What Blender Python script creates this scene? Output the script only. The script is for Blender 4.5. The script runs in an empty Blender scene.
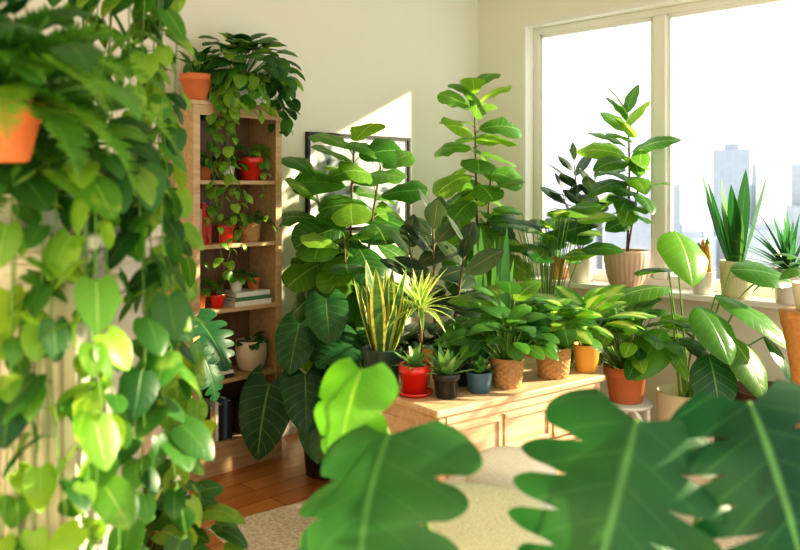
import bpy, math, random
from math import sin, cos, pi, sqrt, radians
from mathutils import Vector, Matrix
rnd = random.Random(11)
U = rnd.uniform
scene = bpy.context.scene

# ------------------------------------------------------------------ materials
def newmat(name):
    m = bpy.data.materials.new(name); m.use_nodes = True
    nt = m.node_tree
    return m, nt, nt.nodes['Principled BSDF'], nt.nodes['Material Output']

def N(nt, typ, **kw):
    n = nt.nodes.new(typ)
    for k, v in kw.items(): setattr(n, k, v)
    return n

def math_(nt, op, a, b=None):
    n = N(nt, 'ShaderNodeMath', operation=op)
    for i, x in enumerate((a, b)):
        if x is None: continue
        if isinstance(x, (int, float)): n.inputs[i].default_value = x
        else: nt.links.new(x, n.inputs[i])
    return n.outputs[0]

def maprange(nt, x, a, b, c, d):
    n = N(nt, 'ShaderNodeMapRange')
    nt.links.new(x, n.inputs[0])
    for i, v in enumerate((a, b, c, d)): n.inputs[i+1].default_value = v
    return n.outputs[0]

def mixc(nt, f, a, b):
    n = N(nt, 'ShaderNodeMix', data_type='RGBA')
    if isinstance(f, (int, float)): n.inputs[0].default_value = f
    else: nt.links.new(f, n.inputs[0])
    for i, x in ((6, a), (7, b)):
        if isinstance(x, tuple): n.inputs[i].default_value = (*x, 1)
        else: nt.links.new(x, n.inputs[i])
    return n.outputs[2]

def simple(name, col, rough=.5, noise=0.12, scale=20, bump=0.0, metallic=0, coat=0):
    m, nt, p, o = newmat(name)
    tc = N(nt, 'ShaderNodeTexCoord')
    nz = N(nt, 'ShaderNodeTexNoise'); nz.inputs['Scale'].default_value = scale
    nz.inputs['Detail'].default_value = 4
    nt.links.new(tc.outputs['Object'], nz.inputs['Vector'])
    d = tuple(c*(1-noise) for c in col); l = tuple(min(1, c*(1+noise)) for c in col)
    nt.links.new(mixc(nt, nz.outputs['Fac'], d, l), p.inputs['Base Color'])
    p.inputs['Roughness'].default_value = rough
    p.inputs['Metallic'].default_value = metallic
    p.inputs['Coat Weight'].default_value = coat
    if bump:
        b = N(nt, 'ShaderNodeBump'); b.inputs['Strength'].default_value = bump
        b.inputs['Distance'].default_value = .01
        nt.links.new(nz.outputs['Fac'], b.inputs['Height']); nt.links.new(b.outputs[0], p.inputs['Normal'])
    return m

def leafmat(name, dark, light, vein, veins=9, sveins=.5, kind='plain', alt=(.7, .7, .2), rough=.36, trans=.35, spec=.4):
    m, nt, p, out = newmat(name)
    at = N(nt, 'ShaderNodeAttribute', attribute_name='tint')
    uv = N(nt, 'ShaderNodeUVMap')
    sx = N(nt, 'ShaderNodeSeparateXYZ'); nt.links.new(uv.outputs[0], sx.inputs[0])
    r = math_(nt, 'MULTIPLY', math_(nt, 'ABSOLUTE', math_(nt, 'SUBTRACT', sx.outputs[0], .5)), 2)
    mid = maprange(nt, r, .01, .055, 1, 0)
    s = math_(nt, 'PINGPONG', math_(nt, 'SUBTRACT', math_(nt, 'MULTIPLY', sx.outputs[1], veins), math_(nt, 'MULTIPLY', r, 1.6)), .5)
    sv = maprange(nt, s, 0, .08, sveins, 0)
    vm = math_(nt, 'MAXIMUM', mid, sv)
    base = mixc(nt, at.outputs['Fac'], dark, light)
    tc = N(nt, 'ShaderNodeTexCoord')
    nz = N(nt, 'ShaderNodeTexNoise'); nz.inputs['Scale'].default_value = 14
    nt.links.new(tc.outputs['Object'], nz.inputs['Vector'])
    if kind == 'edge':
        nb = N(nt, 'ShaderNodeTexNoise'); nb.inputs['Scale'].default_value = 30
        mp = N(nt, 'ShaderNodeMapping'); mp.inputs['Scale'].default_value = (.3, .3, 2.2)
        nt.links.new(tc.outputs['Object'], mp.inputs[0]); nt.links.new(mp.outputs[0], nb.inputs['Vector'])
        base = mixc(nt, maprange(nt, nb.outputs['Fac'], .45, .6, 0, .6), base, dark)
        base = mixc(nt, maprange(nt, r, .55, .7, 0, 1), base, alt)
    elif kind == 'patch':
        base = mixc(nt, maprange(nt, nz.outputs['Fac'], .55, .66, 0, .8), base, alt)
    elif kind == 'center':
        base = mixc(nt, maprange(nt, math_(nt, 'ADD', r, math_(nt, 'MULTIPLY', nz.outputs['Fac'], .5)), .5, .8, .85, 0), base, alt)
    col = mixc(nt, vm, base, vein)
    col = mixc(nt, maprange(nt, nz.outputs['Fac'], .3, .7, 0, .35), col, dark)
    nt.links.new(col, p.inputs['Base Color'])
    p.inputs['Roughness'].default_value = rough
    p.inputs['Specular IOR Level'].default_value = spec
    b = N(nt, 'ShaderNodeBump'); b.inputs['Strength'].default_value = .3; b.inputs['Distance'].default_value = .004
    nt.links.new(vm, b.inputs['Height']); b.invert = True
    nt.links.new(b.outputs[0], p.inputs['Normal'])
    tr = N(nt, 'ShaderNodeBsdfTranslucent')
    hs = N(nt, 'ShaderNodeHueSaturation'); hs.inputs['Hue'].default_value = .48
    hs.inputs['Value'].default_value = 2.1; hs.inputs['Saturation'].default_value = 1.05
    nt.links.new(col, hs.inputs['Color']); nt.links.new(hs.outputs[0], tr.inputs['Color'])
    mx = N(nt, 'ShaderNodeMixShader'); mx.inputs[0].default_value = trans
    nt.links.new(p.outputs[0], mx.inputs[1]); nt.links.new(tr.outputs[0], mx.inputs[2])
    nt.links.new(mx.outputs[0], out.inputs['Surface'])
    return m

L_POTHOS = leafmat('pothos_leaf', (.05, .21, .02), (.28, .48, .05), (.32, .50, .12), 6, .12, 'patch', (.46, .62, .12))
L_POTHD = leafmat('dark_pothos_leaf', (.012, .075, .014), (.075, .24, .035), (.12, .3, .06), 6, .15)
L_FIG = leafmat('fiddle_leaf', (.02, .11, .02), (.14, .34, .045), (.32, .48, .14), 8, .45)
L_FIGB = leafmat('bright_fig_leaf', (.07, .23, .02), (.30, .51, .06), (.5, .66, .22), 8, .4, trans=.42)
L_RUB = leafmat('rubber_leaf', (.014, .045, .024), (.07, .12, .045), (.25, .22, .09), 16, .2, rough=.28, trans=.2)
L_SNK = leafmat('snake_leaf', (.03, .11, .03), (.10, .25, .06), (.1, .25, .08), 14, .2, 'edge', (.66, .66, .15), trans=.2)
L_SNKG = leafmat('snake_leaf_green', (.025, .13, .035), (.12, .30, .07), (.1, .25, .08), 14, .3, 'plain', trans=.2)
L_SUC = leafmat('succulent_leaf', (.08, .25, .06), (.28, .45, .14), (.2, .4, .15), 5, 0, trans=.15)
L_DRA = leafmat('dracaena_leaf', (.12, .3, .05), (.45, .58, .12), (.2, .35, .08), 4, 0, 'edge', (.75, .77, .3))
L_DRAG = leafmat('green_dracaena_leaf', (.02, .11, .045), (.10, .27, .11), (.2, .35, .08), 4, 0)
L_DIE = leafmat('dieffenbachia_leaf', (.05, .24, .02), (.2, .45, .04), (.5, .6, .2), 10, .3, 'center', (.52, .66, .17))
L_LILY = leafmat('glossy_leaf', (.014, .09, .012), (.10, .31, .035), (.2, .42, .1), 9, .3, rough=.28)
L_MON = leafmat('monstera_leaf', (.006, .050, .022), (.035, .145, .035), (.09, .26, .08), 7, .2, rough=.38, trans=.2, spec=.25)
L_MONB = leafmat('bright_monstera_leaf', (.05, .24, .02), (.12, .37, .03), (.25, .50, .08), 7, .2, trans=.25)
L_MONY = leafmat('young_monstera_leaf', (.12, .34, .02), (.28, .52, .04), (.4, .6, .12), 7, .2, trans=.38)
L_PHI = leafmat('philodendron_leaf', (.010, .07, .024), (.045, .17, .045), (.2, .36, .12), 7, .5, rough=.33, trans=.2)
L_FERN = leafmat('fern_leaf', (.03, .15, .02), (.16, .38, .05), (.1, .3, .05), 3, 0)
STEM = simple('green_stem', (.14, .30, .05), .5)
BARK = simple('bark', (.18, .11, .06), .8, .3, 40, .4)
SOIL = simple('soil', (.05, .03, .018), .95, .5, 90, .8)
TERRA = simple('terracotta', (.66, .21, .07), .75, .12, 25, .1)
REDC = simple('red_glaze', (.68, .03, .015), .2, .06, 10, coat=.5)
BLACKC = simple('black_glaze', (.022, .024, .026), .3, .1)
BLUEC = simple('slate_blue_glaze', (.06, .14, .20), .35, .2)
DKGREEN = simple('dark_green_glaze', (.03, .07, .05), .35, .1)
WHITEC = simple('white_ceramic', (.82, .79, .71), .35, .03)
CREAMC = simple('cream_ceramic', (.72, .62, .46), .5, .05)
PINKC = simple('blush_stoneware', (.72, .50, .36), .55, .06)
YELC = simple('pale_yellow_ceramic', (.68, .68, .40), .4, .06)
TANC = simple('ochre_ceramic', (.66, .34, .06), .4, .1)
WICK = simple('wicker', (.50, .28, .10), .7, .35, 60, .5)
DWICK = simple('dark_wicker', (.10, .055, .03), .75, .35, 60, .5)
RATTAN = simple('rattan', (.55, .28, .09), .6, .3, 60, .4)
BLACK = simple('black_frame', (.012, .012, .014), .35)
WHITEP = simple('white_paint', (.85, .84, .77), .45, .02)
CREAMP = simple('cream_paint', (.60, .56, .45), .5, .04)
FABRIC = simple('cream_fabric', (.76, .72, .60), .95, .12, 120, .6)
FABG = simple('sage_fabric', (.62, .64, .44), .95, .25, 160, .8)
BRASS = simple('brass', (.6, .4, .15), .3, .05, metallic=1)
CORD = simple('cord', (.6, .5, .35), .9)
BOOKM = [simple('book_white', (.8, .78, .7), .7), simple('book_black', (.03, .03, .03), .6),
         simple('book_red', (.5, .04, .03), .6), simple('book_blue', (.08, .15, .25), .6), simple('book_tan', (.5, .36, .2), .7),
         simple('book_green', (.08, .2, .1), .7)]
PAPER = simple('paper', (.78, .75, .65), .9)

def wood(name, c1, c2, scale=(1, 14, 14), rough=.45, rotz=0):
    m, nt, p, o = newmat(name)
    tc = N(nt, 'ShaderNodeTexCoord'); mp = N(nt, 'ShaderNodeMapping')
    mp0 = N(nt, 'ShaderNodeMapping'); mp0.inputs['Rotation'].default_value = (0, 0, rotz)
    mp.inputs['Scale'].default_value = scale
    nt.links.new(tc.outputs['Object'], mp0.inputs[0]); nt.links.new(mp0.outputs[0], mp.inputs[0])
    nz = N(nt, 'ShaderNodeTexNoise'); nz.inputs['Scale'].default_value = 3; nz.inputs['Detail'].default_value = 8
    nz.inputs['Distortion'].default_value = .6
    nt.links.new(mp.outputs[0], nz.inputs['Vector'])
    nt.links.new(mixc(nt, maprange(nt, nz.outputs['Fac'], .3, .7, 0, 1), c1, c2), p.inputs['Base Color'])
    p.inputs['Roughness'].default_value = rough
    return m
OAK = wood('pale_oak', (.60, .39, .22), (.78, .56, .35), rotz=radians(-36.9))
SHELFW = wood('shelf_wood', (.48, .32, .16), (.68, .49, .28), rotz=radians(-45))
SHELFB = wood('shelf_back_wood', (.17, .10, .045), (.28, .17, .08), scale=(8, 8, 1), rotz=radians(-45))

def floormat():
    m, nt, p, o = newmat('wood_floor')
    tc = N(nt, 'ShaderNodeTexCoord'); mp = N(nt, 'ShaderNodeMapping')
    mp.inputs['Rotation'].default_value = (0, 0, radians(-45))
    nt.links.new(tc.outputs['Object'], mp.inputs[0])
    br = N(nt, 'ShaderNodeTexBrick'); br.inputs['Scale'].default_value = 1
    br.inputs['Brick Width'].default_value = 1.3; br.inputs['Row Height'].default_value = .13
    br.inputs['Mortar Size'].default_value = .003
    br.inputs['Color1'].default_value = (.54, .21, .06, 1); br.inputs['Color2'].default_value = (.70, .31, .10, 1)
    br.inputs['Mortar'].default_value = (.12, .045, .015, 1)
    nt.links.new(mp.outputs[0], br.inputs['Vector'])
    mp2 = N(nt, 'ShaderNodeMapping'); mp2.inputs['Scale'].default_value = (1.5, 22, 1)
    nt.links.new(mp.outputs[0], mp2.inputs[0])
    nz = N(nt, 'ShaderNodeTexNoise'); nz.inputs['Scale'].default_value = 2; nz.inputs['Detail'].default_value = 7
    nt.links.new(mp2.outputs[0], nz.inputs['Vector'])
    col = mixc(nt, maprange(nt, nz.outputs['Fac'], .35, .75, 0, .45), br.outputs['Color'], (.38, .13, .03))
    nt.links.new(col, p.inputs['Base Color']); p.inputs['Roughness'].default_value = .35
    return m
FLOOR = floormat()
WALL = simple('wall_paint', (.84, .83, .69), .85, .015, 3)
CEIL = simple('ceiling_paint', (.86, .86, .80), .9, .01)

def rugmat():
    m, nt, p, o = newmat('wool_rug')
    tc = N(nt, 'ShaderNodeTexCoord')
    nz = N(nt, 'ShaderNodeTexNoise'); nz.inputs['Scale'].default_value = 55; nz.inputs['Detail'].default_value = 5
    nt.links.new(tc.outputs['Object'], nz.inputs['Vector'])
    nt.links.new(mixc(nt, maprange(nt, nz.outputs['Fac'], .35, .65, 0, 1), (.68, .56, .40), (.92, .83, .68)), p.inputs['Base Color'])
    p.inputs['Roughness'].default_value = 1
    b = N(nt, 'ShaderNodeBump'); b.inputs['Distance'].default_value = .02; b.inputs['Strength'].default_value = .7
    nt.links.new(nz.outputs['Fac'], b.inputs['Height']); nt.links.new(b.outputs[0], p.inputs['Normal'])
    return m
RUG = rugmat()

def glassmat():
    m, nt, p, o = newmat('window_glass')
    t = N(nt, 'ShaderNodeBsdfTransparent'); g = N(nt, 'ShaderNodeBsdfGlossy'); g.inputs['Roughness'].default_value = .02
    mx = N(nt, 'ShaderNodeMixShader'); mx.inputs[0].default_value = .03
    nt.links.new(t.outputs[0], mx.inputs[1]); nt.links.new(g.outputs[0], mx.inputs[2])
    nt.links.new(mx.outputs[0], o.inputs['Surface'])
    return m
GLASS = glassmat()

def artmat():
    m, nt, p, o = newmat('art_print')
    tc = N(nt, 'ShaderNodeTexCoord')
    w = N(nt, 'ShaderNodeTexNoise'); w.inputs['Scale'].default_value = 4; w.inputs['Distortion'].default_value = 2
    nt.links.new(tc.outputs['Object'], w.inputs['Vector'])
    nt.links.new(mixc(nt, maprange(nt, w.outputs['Fac'], .45, .6, 0, 1), (.45, .50, .49), (.08, .12, .12)), p.inputs['Base Color'])
    p.inputs['Roughness'].default_value = .3
    return m
ART = artmat()

# ------------------------------------------------------------------ mesh builder
class MB:
    def __init__(s):
        s.v = []; s.f = []; s.m = []; s.uv = []; s.t = []; s.mats = []
    def mi(s, mat):
        if mat not in s.mats: s.mats.append(mat)
        return s.mats.index(mat)
    def vert(s, p): s.v.append(tuple(p)); return len(s.v)-1
    def face(s, idx, mi, uv=None, t=.5):
        s.f.append(tuple(idx)); s.m.append(mi); s.t.append(t)
        s.uv.append(uv if uv else [(0.9, .5)]*len(idx))
    def build(s, name, loc=(0, 0, 0), local=True, recalc=False, smooth=True, parent=None, rotz=0):
        me = bpy.data.meshes.new(name)
        L = Vector(loc)
        vs = s.v if local else [tuple(Vector(p)-L) for p in s.v]
        me.from_pydata(vs, [], s.f)
        for m in s.mats: me.materials.append(m)
        me.polygons.foreach_set('material_index', s.m)
        me.polygons.foreach_set('use_smooth', [smooth]*len(s.f))
        ul = me.uv_layers.new(name='UVMap')
        flat = [c for f in s.uv for q in f for c in q]
        ul.data.foreach_set('uv', flat)
        a = me.attributes.new('tint', 'FLOAT', 'FACE'); a.data.foreach_set('value', s.t)
        if recalc:
            import bmesh
            bm = bmesh.new(); bm.from_mesh(me); bmesh.ops.recalc_face_normals(bm, faces=bm.faces); bm.to_mesh(me); bm.free()
        me.update()
        ob = bpy.data.objects.new(name, me); ob.location = L; ob.rotation_euler = (0, 0, rotz)
        scene.collection.objects.link(ob)
        if parent: ob.parent = parent
        return ob

def tube(mb, mat, pts, r0, r1=None, sides=6):
    if r1 is None: r1 = r0
    mi = mb.mi(mat); rings = []
    n = len(pts)
    for i, p in enumerate(pts):
        a = pts[max(0, i-1)]; b = pts[min(n-1, i+1)]
        t = (b-a).normalized()
        ref = Vector((0, 0, 1)) if abs(t.z) < .9 else Vector((1, 0, 0))
        x = t.cross(ref).normalized(); y = t.cross(x)
        r = r0+(r1-r0)*i/(n-1)
        rings.append([mb.vert(p+x*r*cos(2*pi*k/sides)+y*r*sin(2*pi*k/sides)) for k in range(sides)])
    for i in range(n-1):
        for k in range(sides):
            k2 = (k+1) % sides
            mb.face((rings[i][k], rings[i][k2], rings[i+1][k2], rings[i+1][k]), mi)
    mb.face(rings[0][::-1], mi); mb.face(rings[-1], mi)

def obox(mb, mat, o, ax, ay, x0, x1, y0, y1, z0, z1, bev=0):
    mi = mb.mi(mat)
    def P(x, y, z): return Vector((o[0]+ax[0]*x+ay[0]*y, o[1]+ax[1]*x+ay[1]*y, z))
    if bev <= 0:
        v = [mb.vert(P(x, y, z)) for z in (z0, z1) for y in (y0, y1) for x in (x0, x1)]
        for f in ((0, 2, 3, 1), (4, 5, 7, 6), (0, 1, 5, 4), (2, 6, 7, 3), (0, 4, 6, 2), (1, 3, 7, 5)):
            mb.face([v[i] for i in f], mi)
        return
    b = min(bev, (x1-x0)/2.01, (y1-y0)/2.01, (z1-z0)/2.01)
    rings = []
    for z, i in ((z0, b), (z0+b, 0), (z1-b, 0), (z1, b)):
        pts = [(x0+i, y0+b+i*.3), (x0+b+i*.3, y0+i), (x1-b-i*.3, y0+i), (x1-i, y0+b+i*.3),
               (x1-i, y1-b-i*.3), (x1-b-i*.3, y1-i), (x0+b+i*.3, y1-i), (x0+i, y1-b-i*.3)]
        rings.append([mb.vert(P(x, y, z)) for x, y in pts])
    for a, c in zip(rings, rings[1:]):
        for k in range(8): mb.face((a[k], a[(k+1) % 8], c[(k+1) % 8], c[k]), mi)
    mb.face(rings[0][::-1], mi); mb.face(rings[-1], mi)

def lathe(mb, mat, prof, seg=32, c=(0, 0, 0), mod=None):
    mi = mb.mi(mat); rings = []
    for j, (r, z) in enumerate(prof):
        row = []
        for k in range(seg):
            th = 2*pi*k/seg
            rr = mod(th, r, z, j, k) if mod else r
            row.append(mb.vert((c[0]+rr*cos(th), c[1]+rr*sin(th), c[2]+z)))
        rings.append(row)
    for a, b in zip(rings, rings[1:]):
        for k in range(seg):
            mb.face((a[k], a[(k+1) % seg], b[(k+1) % seg], b[k]), mi)
    mb.face(rings[0][::-1], mi); mb.face(rings[-1], mi)

def blob(mb, mat, c, ax, ay, hx, hy, hz, e=.4, n=20, tilt=None):
    mi = mb.mi(mat)
    sg = lambda x, p: math.copysign(abs(x)**p, x)
    rows = []
    for i in range(1, n):
        ph = -pi/2+pi*i/n
        row = []
        for k in range(2*n):
            th = 2*pi*k/(2*n)
            x = hx*sg(cos(ph), e)*sg(cos(th), e); y = hy*sg(cos(ph), e)*sg(sin(th), e); z = hz*sg(sin(ph), e)
            v = Vector((x, y, z))
            if tilt: v = tilt @ v
            row.append(mb.vert((c[0]+ax[0]*v.x+ay[0]*v.y, c[1]+ax[1]*v.x+ay[1]*v.y, c[2]+v.z)))
        rows.append(row)
    for a, b in zip(rows, rows[1:]):
        for k in range(2*n): mb.face((a[k], a[(k+1) % (2*n)], b[(k+1) % (2*n)], b[k]), mi)
    mb.face(rows[0][::-1], mi); mb.face(rows[-1], mi)

# ------------------------------------------------------------------ leaves
def width(shape, t):
    t = max(0, min(1, t))
    if shape == 'heart': return (t+.02)**.35*(1-t)**.75/.503
    if shape == 'ovate': return (t+.005)**.6*(1-t)**.8/.384
    if shape == 'ellip': return max(0, sin(pi*t))**.75
    if shape == 'fiddle': return (t+.015)**.7*(1-t)**.42*(1-.25*math.exp(-((t-.30)/.15)**2))/.47
    if shape == 'strap': return (.5+.5*sin(min(t/.6, 1)*pi/2))*(1-max(0, (t-.5)/.5)**2)
    if shape == 'lance': return (t+.02)**.4*(1-t)**.9/.448
    return 1

class LF:
    def __init__(s, base, d, n, L, W, shape, droop, fold, lobe, wave, sweep=0):
        s.b = Vector(base); s.d = d.normalized(); s.s = s.d.cross(n).normalized(); s.n = s.s.cross(s.d).normalized()
        s.L = L; s.W = W/2; s.sh = shape; s.dr = droop if abs(droop) > 1e-3 else 1e-3
        s.fold = fold; s.lobe = lobe; s.wave = wave; s.ph = U(0, 6); s.sw = sweep
    def P(s, t, r):
        ar = abs(r)
        tt = t-s.lobe*ar**1.4*(1-t)**3+s.sw*ar**1.3*(1-t*.5)
        th = s.dr*tt
        p = s.b+(s.d*(sin(th)/s.dr)-s.n*((1-cos(th))/s.dr))*s.L
        nn = s.n*cos(th)+s.d*sin(th)
        w = width(s.sh, t)*s.W
        return p+s.s*(r*w)+nn*(s.fold*ar*w-.3*ar*ar*w+s.wave*sin(t*17+s.ph+(1.5 if r < 0 else 0))*ar*w)

def leaf(mb, mat, base, d, n, L, W, shape='ovate', droop=.6, fold=.25, nt=8, nr=2, wave=.04, lobe=0, tint=None):
    if tint is None: tint = U(0, 1)
    f = LF(base, d, n, L, W, shape, droop, fold, lobe, wave)
    mi = mb.mi(mat); rows = []
    ts = [.5-.5*cos(pi*k/nt) for k in range(nt+1)]; rs = [j/nr for j in range(-nr, nr+1)]
    for t in ts: rows.append([mb.vert(f.P(t, r)) for r in rs])
    for i in range(nt):
        for j in range(2*nr):
            mb.face((rows[i][j], rows[i][j+1], rows[i+1][j+1], rows[i+1][j]), mi,
                    [(rs[j]*.5+.5, ts[i]), (rs[j+1]*.5+.5, ts[i]), (rs[j+1]*.5+.5, ts[i+1]), (rs[j]*.5+.5, ts[i+1])], tint)

def monstera(mb, mat, base, d, n, L, W, droop=.7, nl=6, tint=None, fold=.2, K=7, gap=.4, wave=.03, inn=(.28, .55)):
    if tint is None: tint = U(0, 1)
    f = LF(base, d, n, L, W, 'heart', droop, fold, .32, wave, .14)
    mi = mb.mi(mat); C = 8
    for sd in (-1, 1):
        for i in range(nl):
            t0 = (i/nl)**.92; t1 = ((i+1)/nl)**.92
            inner = U(*inn)
            lr = U(.9, 1.0)
            rows = []
            for k in range(K+1):
                r = k/K
                g = gap*max(0, (r-inner)/(1-inner))**.5
                row = []
                for c in range(C+1):
                    q = c/C
                    lo = t0+(t1-t0)*g*.5*(0 if i == 0 else 1); hi = t1-(t1-t0)*g*.5*(0 if i == nl-1 else 1)
                    t = lo+(hi-lo)*q
                    rr = r*lr*(1-.16*(2*q-1)**2*r**3)
                    row.append((mb.vert(f.P(t, sd*rr)), (sd*rr*.5+.5, t)))
                rows.append(row)
            for k in range(K):
                for c in range(C):
                    q = (rows[k][c], rows[k][c+1], rows[k+1][c+1], rows[k+1][c])
                    mb.face([x[0] for x in q], mi, [x[1] for x in q], tint)

def fr(az, el, roll=0, face=0):
    o = Vector((cos(az), sin(az), 0)); u = Vector((0, 0, 1))
    d = o*cos(el)+u*sin(el); n = o*(-sin(el))+u*cos(el)
    if roll: n = Matrix.Rotation(roll, 3, d) @ n
    if face:
        n2 = n+Vector((.35, -1, .25))*face
        n2 = n2-d*n2.dot(d)
        if n2.length > .2: n = n2.normalized()
    return d, n

AV = None     # direction in which a wall / window stands: leaves grow away from it
def fz(az):
    if AV is not None and cos(az-AV) > .15: return pi+2*AV-az
    return az

def bush(mb, mat, z0, n, plen, elin, elout, L, W, shape='ovate', droop=.8, lobe=0, spread=.03, leaf_el=-.7, fold=.25,
         stem=None, mon=False, sr=.0025, c=(0, 0), roll=.4, nt=8, mats=None, face=.35):
    for i in range(n):
        k = (i+.5)/n
        az = fz(i*2.39996+U(-.3, .3))
        el = elin+(elout-elin)*k+U(-.08, .08)
        pl = plen*U(.75, 1.15)
        o = Vector((cos(az), sin(az), 0))
        b = Vector((c[0], c[1], z0))+o*spread*k
        pts = [b+o*(pl*cos(el)*t**1.3)+Vector((0, 0, pl*sin(el)*t)) for t in (0, .25, .5, .75, 1)]
        tube(mb, stem or STEM, pts, sr, sr*.7, 5)
        d, nn = fr(fz(az+U(-.3, .3)), el+leaf_el, U(-roll, roll), face)
        s = U(.75, 1.12)
        m = mats[i % len(mats)] if mats else mat
        if mon: monstera(mb, m, pts[-1], d, nn, L*s, W*s, droop)
        else: leaf(mb, m, pts[-1], d, nn, L*s, W*s, shape, droop, fold, nt, 2, .04, lobe)

def figstem(mb, mat, pts, n, L, W, t0=.15, e0=-.2, e1=1.1, shape='fiddle', r0=.012, r1=.005, pet=.04, droop=.7, bark=None, wave=.08, fold=.22, lobe=0, roll=.35, mats=None, face=.5):
    tube(mb, bark or BARK, pts, r0, r1, 8)
    m = len(pts)-1
    ph = U(0, 6)
    for i in range(n):
        t = t0+(1-t0)*i/(n-1)
        x = t*m; j = min(int(x), m-1); p = pts[j].lerp(pts[j+1], x-j)
        az = fz(ph+i*2.39996+U(-.2, .2)); k = i/(n-1)
        el = e0+(e1-e0)*k**1.6+U(-.15, .15)
        d, nn = fr(az, el, U(-roll, roll), face)
        d0, _ = fr(az, el+.4)
        q = p+d0*pet
        tube(mb, STEM, [p, q], .003, .0025, 5)
        s = U(.8, 1.1)*(1-.25*max(0, k-.7)/.3)
        leaf(mb, mats[i % len(mats)] if mats else mat, q, d, nn, L*s, W*s, shape, droop*U(.7, 1.3), fold, 10, 3, wave, lobe, tint=min(1, max(0, U(-.1, .6)+.4*k)))

def rosette(mb, mat, z0, n, L, W, elin=1.45, elout=.3, shape='lance', droop=.5, fold=.4, spread=.015, nt=6, c=(0, 0)):
    for i in range(n):
        k = (i+.5)/n; az = fz(i*2.39996+U(-.2, .2))
        d, nn = fr(az, elin+(elout-elin)*k, U(-.1, .1))
        o = Vector((cos(az), sin(az), 0))
        leaf(mb, mat, Vector((c[0], c[1], z0))+o*spread*k, d, nn, L*U(.75, 1.1), W, shape, droop*(.4+k), fold, nt, 1, 0)

def snake(mb, mat, z0, n, L, W, spread=.04, lean=.22):
    for i in range(n):
        az = fz(i*2.39996); k = ((i+.5)/n)**.5
        o = Vector((cos(az), sin(az), 0))
        d, nn = fr(az, pi/2-lean*k+U(-.05, .05), U(-.5, .5), .5)
        leaf(mb, mat, Vector((0, 0, z0))+o*spread*k, d, nn, L*U(.6, 1.05), W*U(.8, 1.1), 'strap', U(-.15, .2), .3, 10, 2, .05)

def vine(mb, mat, pts, L, W, step=.05, r=.002, lobe=.12, elr=(-1.2, -.3)):
    tube(mb, STEM, pts, r, r*.6, 4)
    acc = 0; i = 0
    for a, b in zip(pts, pts[1:]):
        seg = (b-a).length; x = step-acc
        while x < seg:
            p = a.lerp(b, x/seg)
            az = fz(i*2.6+U(-.7, .7)); i += 1
            d, nn = fr(az, U(*elr), U(-.5, .5), .25)
            d0, _ = fr(az, U(-.2, .6))
            q = p+d0*U(.015, .04)*(L/.09)
            tube(mb, STEM, [p, q], r*.7, r*.6, 4)
            s = U(.55, 1.15)
            leaf(mb, mat, q, d, nn, L*s, W*s, 'heart', U(.2, .9), U(.1, .4), 6, 2, .04, lobe)
            x += step*U(.7, 1.3)
        acc = seg-(x-step) if x > seg else 0
        acc = max(0, min(acc, step*.9))

def hang(start, az, out, zend, sway=.03, n=12, rise=.04):
    o = Vector((cos(az), sin(az), 0)); s = Vector(start); pts = [s]
    for k in range(1, 4):
        t = k/3
        pts.append(s+o*out*t+Vector((0, 0, rise*sin(pi*t)-.02*t)))
    p = pts[-1]; z0 = p.z; a1 = U(0, 6); a2 = U(0, 6)
    for k in range(1, n+1):
        t = k/n
        pts.append(Vector((p.x+sway*t*sin(a1+t*5)+o.x*.03*t, p.y+sway*t*sin(a2+t*4)+o.y*.03*t, z0+(zend-z0)*t)))
    return pts

def fern(mb, mat, z0, n, L, lf=.05, c=(0, 0)):
    for i in range(n):
        az = i*2.39996+U(-.2, .2); el = 1.35-1.2*(i/n)+U(-.1, .1)
        o = Vector((cos(az), sin(az), 0)); Ls = L*U(.7, 1.1)
        pts = []; p = Vector((c[0], c[1], z0)); th = el
        K = 14
        for k in range(K+1):
            pts.append(p.copy()); d = o*cos(th)+Vector((0, 0, sin(th))); p = p+d*Ls/K; th -= (1.7/K)
        tube(mb, STEM, pts, .0022, .001, 4)
        side = Vector((-o.y, o.x, 0)); t_ = U(0, 1)
        for k in range(2, K+1):
            for h in (0, .5):
                q = pts[k-1].lerp(pts[k], h); f = (k+h)/K
                l = lf*sin(pi*min(1, f*.85+.12))**.7
                tang = (pts[k]-pts[k-1]).normalized(); up = side.cross(tang)
                for sd in (-1, 1):
                    dd = (side*sd*1.0+tang*.45+up*U(-.2, .1)).normalized()
                    leaf(mb, mat, q, dd, up*1.0, l, l*.3, 'lance', .5, 0, 3, 1, 0, 0, t_)

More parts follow.
